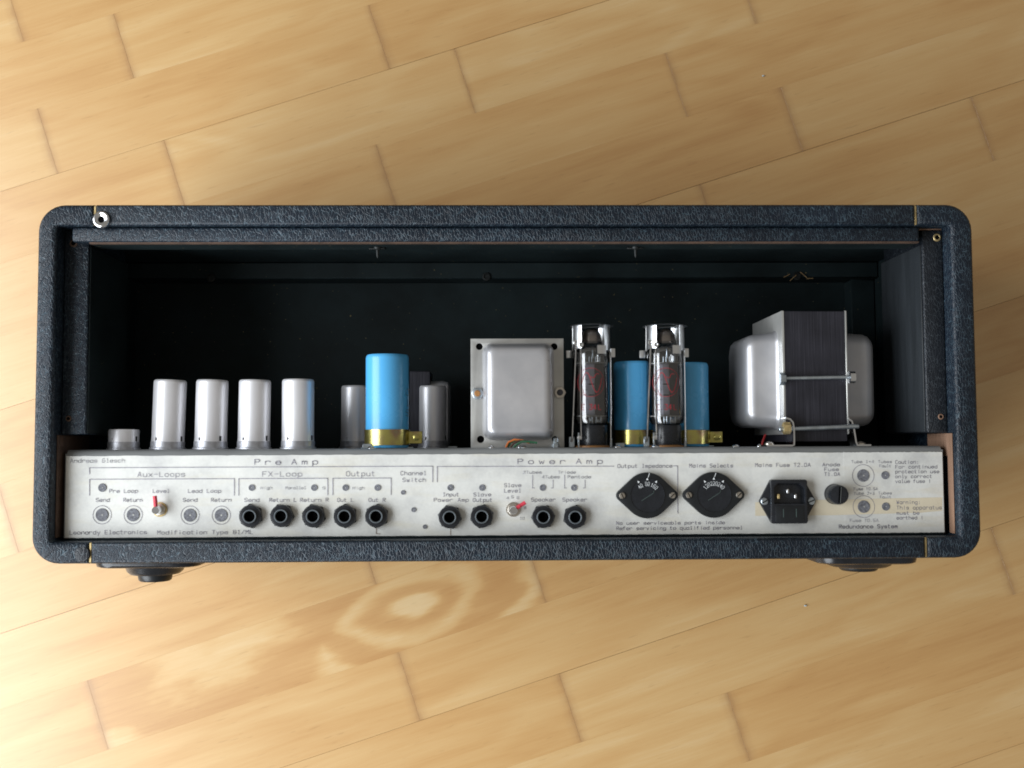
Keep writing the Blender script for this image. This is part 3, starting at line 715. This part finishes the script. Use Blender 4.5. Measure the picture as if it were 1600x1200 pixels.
# preamp valve shields
def shield(u, z, px, vt, label, stub=False, lean=.3):
    c = base(u, z); r = rad(px, z); h = hgt(u, vt, z)
    t_ = thing('tube_shield', label, 'tube shield', c, 'aluminium tube shields on the deck')
    obj('socket_ring', lathe([(r*1.10, 0), (r*1.10, .0012), (r*1.03, .0016), (r*1.03, .0062), (r*.98, .0066)], 36, 'Y'), 'aluminium_base', t_)
    if stub: pr = [(r, .004), (r, h-.0012), (r*.96, h), (r*.86, h), (r*.84, h-.003), (r*.84, .008)]
    else: pr = [(r, .0058), (r*.985, .010), (r*.985, h-.0022), (r*.96, h-.0008), (r*.90, h), (r*.55, h), (r*.52, h-.001), (r*.5, h-.004)]
    obj('can', lathe(pr, 44, 'Y', cap=(False, True)), 'aluminium', t_)
    t_.rotation_euler = (0, 0, -math.radians(lean))
    # bayonet slot and lug at the foot
    a = math.radians(random.uniform(18, 42)); d = Vector((math.cos(a), 0, math.sin(a)))
    mt = Matrix.Translation(d*r*.985+Vector((0, .0088, 0))) @ Matrix.Rotation(-a, 4, 'Y')
    bm = new(); add_box(bm, (-.0006, -.0020, -.0010), (.0004, .0022, .0010), .0002, 1, mt); obj('bayonet_slot', bm, 'screw_dark', t_)
    bm = new(); add_lathe(bm, [(.0016, 0), (.0014, .0008), (0, .001)], 10, 'X', (r*.99*math.cos(2.1), .0085, r*.99*math.sin(2.1))); obj('lug', bm, 'aluminium_base', t_)
    return t_
z1 = .175
shield(193, z1, 46, 671, 'short stubby aluminium tube socket collar at the left end of the deck', True)
shield(262, z1, 50, 594, 'silver tube shield just right of the short stubby collar', lean=1.5)
shield(329, z1, 49.5, 594, 'silver tube shield above the Lead Loop lettering, second of the tall four', lean=1.0)
shield(396.5, z1, 49.5, 594, 'silver tube shield above the FX-Loop Send jack, third of the tall four', lean=.6)
shield(465.5, z1, 50, 593, 'silver tube shield with blue reflection, rightmost of the tall four', lean=-.2)
shield(556, .105, 47, 603, 'dull grey tube shield half hidden behind the left of the big blue capacitor')
shield(676, .110, 43, 603, 'dull grey tube shield in front of the small transformer')

# blue can capacitors
def capacitor(u, z, px, vt, label, lug=1):
    c = base(u, z); r = rad(px, z); h = hgt(u, vt, z); hc = h*.165
    t_ = thing('capacitor', label, 'capacitor', c, 'blue can capacitors on the deck')
    obj('sleeve', lathe([(r*.97, .0005), (r*.985, .002), (r*.985, h-.003), (r*.965, h-.001), (r*.92, h), (r*.86, h), (r*.84, h-.0008), (0, h-.0012)], 48, 'Y'), 'blue_sleeve', t_)
    cl = obj('clamp', lathe([(r*1.0, h*.035), (r*1.035, h*.035), (r*1.035, h*.035+hc), (r*1.0, h*.035+hc)], 48, 'Y', cap=(False, False)), 'passivated', t_)
    bm = new(); add_box(bm, (r*1.0, h*.05, -.003), (r*1.0+.011, h*.05+hc*.8, -.0018), .0003, 1); add_box(bm, (r*1.0, h*.05, .0018), (r*1.0+.011, h*.05+hc*.8, .003), .0003, 1)
    obj('clamp_ear', bm, 'passivated', t_)
    obj('clamp_screw', lathe([(.0030, .003), (.0030, .0052), (.002, .0058), (0, .0058)], 6, 'Z', (r+.0062, h*.05+hc*.4, 0)), 'passivated', t_)
    bm = new(); add_box(bm, (-r*1.18, 0, -.004), (-r*.55, .0012, .004), .0004, 1); add_box(bm, (r*.55, 0, -.004), (r*1.18, .0012, .004), .0004, 1)
    add_box(bm, (-r*1.03, 0, -.003), (-r*.6, h*.05, .003+r*.7), .0003, 1)
    obj('clamp_foot', bm, 'zinc', t_)
    return t_, r, h
t_, r, h = capacitor(605, .170, 68, 555, 'tall pale blue can capacitor standing alone between the grey tube shields')
bm = new()
for k, s_ in enumerate(('S', '1', '0')):
    for st in G[s_].split():
        pts = [(int(st[i]), int(st[i+1])) for i in range(0, len(st), 2)]
        for (ax, ay), (bx, by) in zip(pts, pts[1:]):
            vs = []
            for (gx, gy, o_) in ((ax, ay, -.25), (bx, by, -.25), (bx, by, .25), (ax, ay, .25)):
                th = math.radians(26-gx*5-o_*3); y = h*.32+k*.0095*0.9+(gy+o_)*.0009
                vs.append(bm.verts.new((r*.99*math.cos(th), y, r*.99*math.sin(th))))
            bm.faces.new(vs)
obj('lettering', bm, 'black_bakelite', t_)
capacitor(992, .148, 65, 566, 'blue can capacitor visible between the two glass power tubes')
capacitor(1076, .148, 65, 568, 'blue can capacitor behind the right side of the second glass power tube')

# small transformer behind the third grey shield
zt = .095; c = base(668, zt)
tt = thing('small_transformer', 'small dark transformer with rounded steel cover behind a grey tube shield', 'transformer', c)
x0, x1 = P(640, 640, zt+.01).x-c.x, P(672, 640, zt+.01).x-c.x; hh = hgt(650, 580, zt+.01)
obj('core', box((x0, 0, -.030), (x1, hh, .010), .0006, 1), 'laminations', tt)
x2 = P(703, 640, zt+.004).x-c.x; h2 = hgt(690, 597, zt); wx = x2-x1
obj('cover', loft([(.036, h2, .006, x1), (.036, h2, .006, x2-.007), (.034, h2-.002, .006, x2-.002), (.028, h2-.008, .005, x2)], 'X', (0, h2/2+.001, -.012)), 'bell_steel', tt)
obj('mounting_lug', box((x2-.004, 0, -.02), (x2+.006, .0014, .0)), 'zinc', tt)

# output transformer, its end cover facing the camera
zo = .182; c = base(808, zo)
ot = thing('output_transformer', 'steel output transformer with flat flanged face and domed cover beside the first glass tube', 'transformer', c)
X0, X1 = P(735.5, 610, zo).x-c.x, P(881, 610, zo).x-c.x; HT = hgt(808, 529, zo)
def L(u, v, z=zo): p = P(u, v, z); return (p.x-c.x, p.y-YD)
holes = [circ(*L(749, 541.5), .0028, 20), circ(*L(866, 541.5), .0028, 20), circ(*L(751, 686.5), .0030, 20), circ(*L(867, 686), .0024, 20)]
obj('end_plate', plate([[(X0, .0), (X1, .0), (X1, HT), (X0, HT)]]+holes, -.0016, 0, .0003), 'frame_steel', ot)
obj('backing', box((X0+.0015, .001, -.0030), (X1-.0015, HT-.0015, -.0018)), 'pitch_black', ot)
bc = Vector(((L(810, 600)[0]), (L(810, 536)[1]+L(810, 688)[1])/2, 0)); bwid = L(866, 600)[0]-L(754, 600)[0]; bh = L(810, 537)[1]-L(810, 688)[1]
obj('domed_cover', loft([(bwid, bh, .008, 0), (bwid-.001, bh-.001, .0075, .004), (bwid-.0035, bh-.0035, .007, .0095), (bwid-.0065, bh-.0065, .006, .0135), (bwid-.0105, bh-.0105, .0055, .0160), (bwid-.0150, bh-.0150, .005, .0170), (bwid-.020, bh-.020, .005, .0172)], 'Z', bc), 'bell_steel', ot, ang=60)
obj('core', box((X0+.004, .004, -.052), (X1-.004, HT-.004, -.0031), .0006, 1), 'laminations', ot)
obj('domed_cover', loft([(bwid, bh, .009, -.052), (bwid-.004, bh-.004, .008, -.064), (bwid-.018, bh-.018, .006, -.069)], 'Z', bc), 'bell_steel', ot)
def nut(par, x, y, z, mat='zinc', inner='phenolic'):
    s = obj('nut', extrude_poly([(x+.0052*math.cos(PI/3*k), y+.0052*math.sin(PI/3*k)) for k in range(6)], z, z+.0028, .0006, 2), mat, par)
    obj('bolt_end', lathe([(.0026, z+.002), (.0026, z+.0042), (.002, z+.0048), (0, z+.0048)], 16, 'Z', (x, y, 0)), inner, s)
nut(ot, *L(746, 615), 0, 'zinc', 'phenolic'); nut(ot, *L(874.5, 613.5), 0, 'nickel', 'plate_dark')
for du, mat, dz in ((0, 'wire_orange', .004), (3, 'wire_green', .003), (7, 'old_wood', .0045), (12, 'wire_green', .006)):
    bm = new(); pts = [L(790+du, 699), L(794+du*1.2, 691+du*.2), L(803+du, 687+du*.25), L(815+du, 688+du*.2), L(826+du, 692)]
    add_tube(bm, [(x, y, .012+dz) for x, y in pts], .0009, 6); obj('wire', bm, mat, ot)
bm = new(); x, y = L(868, 697); add_lathe(bm, [(.0030, .0), (.0030, .003), (.0019, .0034), (.0019, .008), (0, .008)], 6, 'Y', (x, 0, .004)); obj('mounting_bolt', bm, 'zinc', ot)

# glass power tubes with wire-and-cap retainers
def power_tube(u, z, label, dz=0):
    c = base(u, z); s = (ZC-z)/F; t_ = thing('power_tube', label, 'vacuum tube', c, 'glass power tubes on the deck')
    R = 29.5*s; H = lambda v: P(u, v, z).y-YD
    hb = H(664); ht_ = H(513)
    obj('socket', lathe([(R*.92, 0), (R*.92, .0012), (R*.8, .0018)], 32, 'Y'), 'phenolic', t_)
    obj('tube_base', lathe([(22*s, .001), (22.5*s, .002), (22.5*s, hb-.001), (21.5*s, hb), (0, hb)], 40, 'Y', (2.0*s, 0, 0)), 'black_plastic', t_)
    gp = [(20*s, hb), (R*.93, hb+.0015), (R, hb+.005), (R, H(556)), (R*.97, H(549)), (R*.86, H(543)), (17.5*s, H(538)), (16.5*s, H(532)), (15.5*s, H(524)), (12*s, H(517)), (7*s, H(513.5)), (0, ht_)]
    obj('glass_envelope', lathe(gp, 56, 'Y'), 'thin_glass', t_)
    # silvery getter coating under the dome
    obj('getter', lathe([(15.6*s, H(534)), (15.2*s, H(526)), (12*s, H(519)), (7*s, H(515.5)), (0, H(515))], 36, 'Y', cap=(False, False)), 'getter', t_)
    y0, y1 = H(650), H(569)
    obj('anode_plate', loft([(22*s, y1-y0, .0006, -.0085), (30*s, y1-y0, .0006, -.004), (30*s, y1-y0, .0006, .002), (14*s, y1-y0, .0006, .0075)], 'Z', (1*s, (y0+y1)/2, 0)), 'plate_grey', t_, ang=20)
    obj('anode_dark_half', box((4*s, y0+.0005, -.002), (17*s, y1-.0005, .0084), .0006, 1), 'plate_dark', t_)  # darker box over the right half of the anode plate
    for y in (y0-.0006, y1): obj('mica_disc', lathe([(R*.84, y), (R*.84, y+.0007)], 20, 'Y'), 'mica', t_)
    bm = new()
    for xx, zz in ((-12, 6), (-4, 9), (6, 8), (13, 5), (0, 10)):
        add_tube(bm, [(xx*s, hb+.001, zz*s), (xx*s*1.1, y0, zz*s)], .0006, 6)
        add_tube(bm, [(xx*s, y1, zz*s), (xx*s, H(558), zz*s)], .0005, 6)
    add_box(bm, (-5*s, hb+.003, 0), (-1*s, y0-.002, 6*s), .0004, 1); add_box(bm, (6*s, hb+.002, 0), (11*s, y0-.003, 6*s), .0004, 1)
    add_tube(bm, [(2*s, H(560), 6*s), (2*s, H(543), 6*s)], .0007, 6); add_box(bm, (-1*s, H(546), 3*s), (2*s, H(543), 8*s), .0003, 1)
    obj('support_wires', bm, 'zinc', t_)
    bm = new()
    for k in range(5):
        y = y0+(y1-y0)*(.12+.19*k); add_box(bm, (-11*s, y-.0002, .0076), (-8*s, y+.0002, .0079)); 
    for y in (H(601), H(618)): add_box(bm, (-6*s, y-.0004, .0077), (3*s, y+.0004, .0081))
    obj('crimp_slots', bm, 'pitch_black', t_)
    # round emblem and type lettering in red on the glass
    def wrap(bm, pts, wd):
        for (ax, ay), (bx, by) in zip(pts, pts[1:]):
            d = Vector((bx-ax, by-ay)); 
            if d.length < 1e-9: continue
            n_ = Vector((-d.y, d.x)).normalized()*wd/2; vs = []
            for px_, py_ in ((ax+n_.x, ay+n_.y), (ax-n_.x, ay-n_.y), (bx-n_.x, by-n_.y), (bx+n_.x, by+n_.y)):
                th = px_/R; vs.append(bm.verts.new((1.004*R*math.sin(th), py_, 1.004*R*math.cos(th))))
            bm.faces.new(vs)
    bm = new(); cy = (H(577)+H(621))/2; rr = (H(577)-H(621))/2; cx = -4*s
    wrap(bm, [(cx+rr*math.cos(2*PI*k/36), cy+rr*math.sin(2*PI*k/36)) for k in range(37)], .75*s)
    def cv(q, wd): wrap(bm, [(cx+x*rr, cy+y*rr) for x, y in q], wd)
    sw = [(-.86, -.10), (-.70, -.12), (-.55, .25), (-.42, .58), (-.28, .70), (-.12, .55), (.05, .05), (.22, -.45), (.38, -.72), (.55, -.62), (.72, -.15), (.80, .3)]
    cv(sw, 1.15*s); cv([(.02, .42), (.12, .30), (.28, .34), (.34, .52), (.48, .62), (.62, .55)], 1.0*s); cv([(-.86, -.3), (-.6, -.48), (-.5, -.75), (-.3, -.9)], .8*s)
    obj('emblem', bm, 'red_print', t_)
    bm = new(); yb = H(641); sy = (H(633)-yb)/6
    for ch_, xx in (('E', -19), ('3', -6.5), ('4', -.5), ('L', 8)):
        for st in G[ch_].split():
            wrap(bm, [((xx+int(st[i])*1.15)*s, yb+(int(st[i+1])-2)*sy) for i in range(0, len(st), 2)], 1.1*s)
    obj('lettering', bm, 'red_print', t_)
    # retainer: lid with four legs, tabs, and two long wires hooked to deck lugs
    rt = bpy.data.objects.new('retainer', None); COL.objects.link(rt); rt.parent = t_
    RR = 32.5*s; yt = H(508.5)
    bm = new(); add_lathe(bm, [(RR*1.08, yt-.0012), (RR*.98, yt-.0004), (RR*.90, yt), (RR*.62, yt), (RR*.60, yt-.0006), (RR*.88, yt-.0008), (RR*.97, yt-.0014)], 36, 'Y', cap=(False, False))
    obj('lid', bm, 'tin', rt)
    bm = new()
    for a0, a1, yl in ((124, 162, H(546)), (20, 50, H(549)), (-60, -25, H(548)), (-160, -120, H(548))):
        n = 6; q = []
        for k in range(n+1):
            a = math.radians(a0+(a1-a0)*k/n)
            q.append([bm.verts.new((rr_*math.cos(a), y_, rr_*math.sin(a))) for rr_, y_ in ((RR*.93, yt-.0003), (RR*.95, yl), (RR*.91, yl), (RR*.89, yt-.0003))])
        for A_, B_ in zip(q, q[1:]):
            for i in range(4): bm.faces.new((A_[i], A_[(i+1) % 4], B_[(i+1) % 4], B_[i]))
        bm.faces.new(q[0]); bm.faces.new(q[-1][::-1])
    obj('leg', bm, 'tin', rt)
    bm = new()
    n = 10; q = []
    for k in range(n+1):
        a = math.radians(30+310*k/n+20)
    for a0, a1, yA_, yB_ in ((50, 78, H(542), H(555)),):
        n = 5; q = []
        for k in range(n+1):
            a = math.radians(a0+(a1-a0)*k/n)
            q.append([bm.verts.new((rr_*math.cos(a), y_, rr_*math.sin(a))) for rr_, y_ in ((RR*1.0, yA_), (RR*1.0, yB_), (RR*.97, yB_), (RR*.97, yA_))])
        for A_, B_ in zip(q, q[1:]):
            for i in range(4): bm.faces.new((A_[i], A_[(i+1) % 4], B_[(i+1) % 4], B_[i]))
        bm.faces.new(q[0]); bm.faces.new(q[-1][::-1])
    add_box(bm, (-RR*1.22, H(559), -.003), (-RR*.93, H(547), -.0018), .0006, 2); add_box(bm, (RR*.93, H(558), -.003), (RR*1.18, H(544), -.0018), .0006, 2)
    obj('tab', bm, 'tin', rt)
    bm = new()
    add_tube(bm, [(-RR*.80, H(538), RR*.50), (-RR*.78, H(545), RR*.60), (-RR*.98, H(684), RR*.45), (-RR*1.02, H(690), RR*.40)], .0009, 8)
    add_tube(bm, [(-RR*.56, H(545), RR*.72), (-RR*.60, H(600), RR*.78), (-RR*.58, H(687), RR*.74)], .0006, 8)
    add_tube(bm, [(RR*.93, H(556), -.001), (RR*.90, H(690), .002)], .0008, 8)
    for x_, y_, z_ in ((-RR*.80, H(537), RR*.52), (-RR*.55, H(541), RR*.74)): add_lathe(bm, [(.0019, -.0005), (.0021, .0006), (.0012, .0010), (.0008, .0006)], 12, 'Z', (x_, y_, z_+.0008))
    obj('spring_wire', bm, 'chrome', rt)
    obj('deck_lug', box((-RR*1.14, 0, RR*.30), (-RR*.85, H(682), RR*.36), .0005, 1), 'zinc', rt)
    obj('deck_lug', box((RR*.84, 0, -.001), (RR*.97, H(685), .002), .0004, 1), 'zinc', rt)
    obj('deck_lug', box((-24*s, 0, RR*.68), (-21*s, H(676), RR*.72), .0003, 1), 'zinc', rt)
    bm = new(); add_lathe(bm, [(.0017, 0), (.0017, .0016), (0, .0020)], 12, 'Z', (-22*s, H(684), RR*.72))
    obj('rivet', bm, 'tin', rt)
    return t_
power_tube(925, .172, 'glass power tube with red lettering standing beside the steel output transformer')
power_tube(1041, .172, 'glass power tube with red lettering standing between two blue capacitors')

# mains transformer
zm = .185; c = base(1272, zm-.05)
mt_ = thing('mains_transformer', 'big mains transformer with dark laminated core, two steel bell covers and chromed brackets', 'transformer', c)
def T(u, v, z): p = P(u, v, z); return (p.x-c.x, p.y-YD, z-c.z)
xa, _, zz = T(1227, 590, zm); xb = T(1322, 590, zm)[0]; Ht = T(1270, 486, zm)[1]; dep = .098
obj('core', box((xa, .004, zz-dep), (xb, Ht, zz), .0005, 1), 'laminations', mt_)
obj('end_frame', box((xa-.0022, .010, zz-dep), (xa, Ht+.0004, zz+.0004), .0004, 1), 'frame_steel', mt_)
obj('end_frame', box((xb, .010, zz-dep), (xb+.0016, Ht+.0004, zz+.0004), .0004, 1), 'frame_steel', mt_)
zbn = zm-.014; yb0 = T(1200, 668, zbn)[1]; yb1 = T(1200, 519, zbn)[1]; xl = T(1166, 600, zbn)[0]; xr_ = T(1364, 600, zbn-.01)[0]
bhh = yb1-yb0; bd = dep-.026; zcn = (zbn-c.z)-bd/2
def bell(x0, x1):
    s = 1 if x1 > x0 else -1; Lx = abs(x1-x0)
    return loft([(bd+.004, bhh+.004, .011, x0), (bd, bhh, .011, x0+s*.0025), (bd-.002, bhh-.002, .011, x0+s*(Lx-.009)), (bd-.005, bhh-.005, .0105, x0+s*(Lx-.0045)), (bd-.011, bhh-.011, .009, x0+s*(Lx-.0012)), (bd-.018, bhh-.018, .008, x0+s*Lx)], 'X', (0, (yb0+yb1)/2, zcn), 8)
obj('bell_cover', bell(xa-.0022, xl), 'bell_steel', mt_, ang=60)
obj('bell_cover', bell(xb+.0016, xr_), 'bell_steel', mt_, ang=60)
def rod(u0, v0, u1, v1, z, r):
    a, b = Vector(T(u0, v0, z)), Vector(T(u1, v1, z)); n = 60; bm = new()
    pr = [(r*(1 if k % 2 else .84), (b-a).length*k/n) for k in range(n+1)]
    q = (b-a).normalized().to_track_quat('X', 'Z').to_matrix()
    add_lathe(bm, pr, 10, 'X', a, tilt=q); return bm
obj('tie_rod', rod(1219, 591, 1334, 589, zm+.0032, .0017), 'zinc', mt_, ang=80)
obj('tie_rod', rod(1217, 671, 1342, 666, zm+.0055, .0021), 'zinc', mt_, ang=80)
for u, v, m_ in ((1222.5, 592, 'zinc'), (1331, 589.5, 'chrome')):
    p = T(u, v, zm+.0032); obj('nut', lathe([(.0052, -.0024), (.0052, .0020), (.0035, .0028), (0, .003)], 6 if m_ == 'zinc' else 16, 'X', p), m_, mt_)
p = T(1229, 669, zm+.0055); obj('nut', lathe([(.0050, -.0028), (.0050, .0028)], 6, 'X', p), 'brass', mt_)
# brackets: a foot on the deck turning up into an eyed leg
def strip(pts, w0, w1, zc0, th=.0013):
    bm = new(); rings = []
    for i, (x, y) in enumerate(pts):
        a = Vector(pts[max(i-1, 0)]); b = Vector(pts[min(i+1, len(pts)-1)]); d = (b-a).normalized(); n_ = Vector((-d.y, d.x))*th/2
        wz = w0+(w1-w0)*i/(len(pts)-1)
        rings.append([bm.verts.new((x+s_*n_.x, y+s_*n_.y, zc0+t*wz)) for s_, t in ((1, .5), (-1, .5), (-1, -.5), (1, -.5))])
    for A_, B_ in zip(rings, rings[1:]):
        for i in range(4): bm.faces.new((A_[i], A_[(i+1) % 4], B_[(i+1) % 4], B_[i]))
    bm.faces.new(rings[0]); bm.faces.new(rings[-1][::-1]); return bm
zk = zm+.006; kz = zk-c.z-.006
lp = [T(u, v, zk)[:2] for u, v in ((1196, 699), (1225, 698.5), (1236, 698), (1239, 695), (1239.5, 688), (1239.5, 670), (1238, 660), (1234, 655), (1227, 653))]
lp = [(x, max(y, .0008)) for x, y in lp]
obj('bracket', strip(lp, .022, .014, kz), 'chrome', mt_, ang=50)
rp = [T(u, v, zk)[:2] for u, v in ((1362, 698), (1348, 698), (1341, 696), (1339, 690), (1336, 670), (1333, 658), (1328, 654))]
rp = [(x, max(y, .0008)) for x, y in rp]
obj('bracket', strip(rp, .018, .014, kz-.004), 'chrome', mt_, ang=50)
for u, dz in ((1205, 0), (1352, -.004)):
    p = T(u, 697, zk); obj('bracket_screw', lathe([(.0042, .0014), (.0040, .0026), (.0022, .0038), (0, .0042)], 18, 'Y', (p[0], 0, kz+dz)), 'nickel', mt_)
bm = new(); add_tube(bm, [T(1190, 699, .15), T(1192, 689, .152), T(1196, 679, .15)], .0010, 6); obj('wire', bm, 'wire_red', mt_)

# two crumbs on the floor
for u, v, lb in ((1192, 119, 'tiny pale crumb on the floor above the cabinet'), (1258, 946, 'tiny pale crumb on the floor below the right foot of the cabinet')):
    p = P(u, v, 0); bm = new(); r_ = bmesh.ops.create_icosphere(bm, subdivisions=2, radius=.0013)
    for v_ in bm.verts: v_.co = Vector((v_.co.x*1.1, v_.co.y*.7, v_.co.z*.5+.0007))*random.uniform(.85, 1.15)
    o = obj('crumb', bm, 'crumb', None, (p.x, p.y, .0002)); o['label'] = lb; o['category'] = 'crumb'; o['group'] = 'crumbs on the floor'
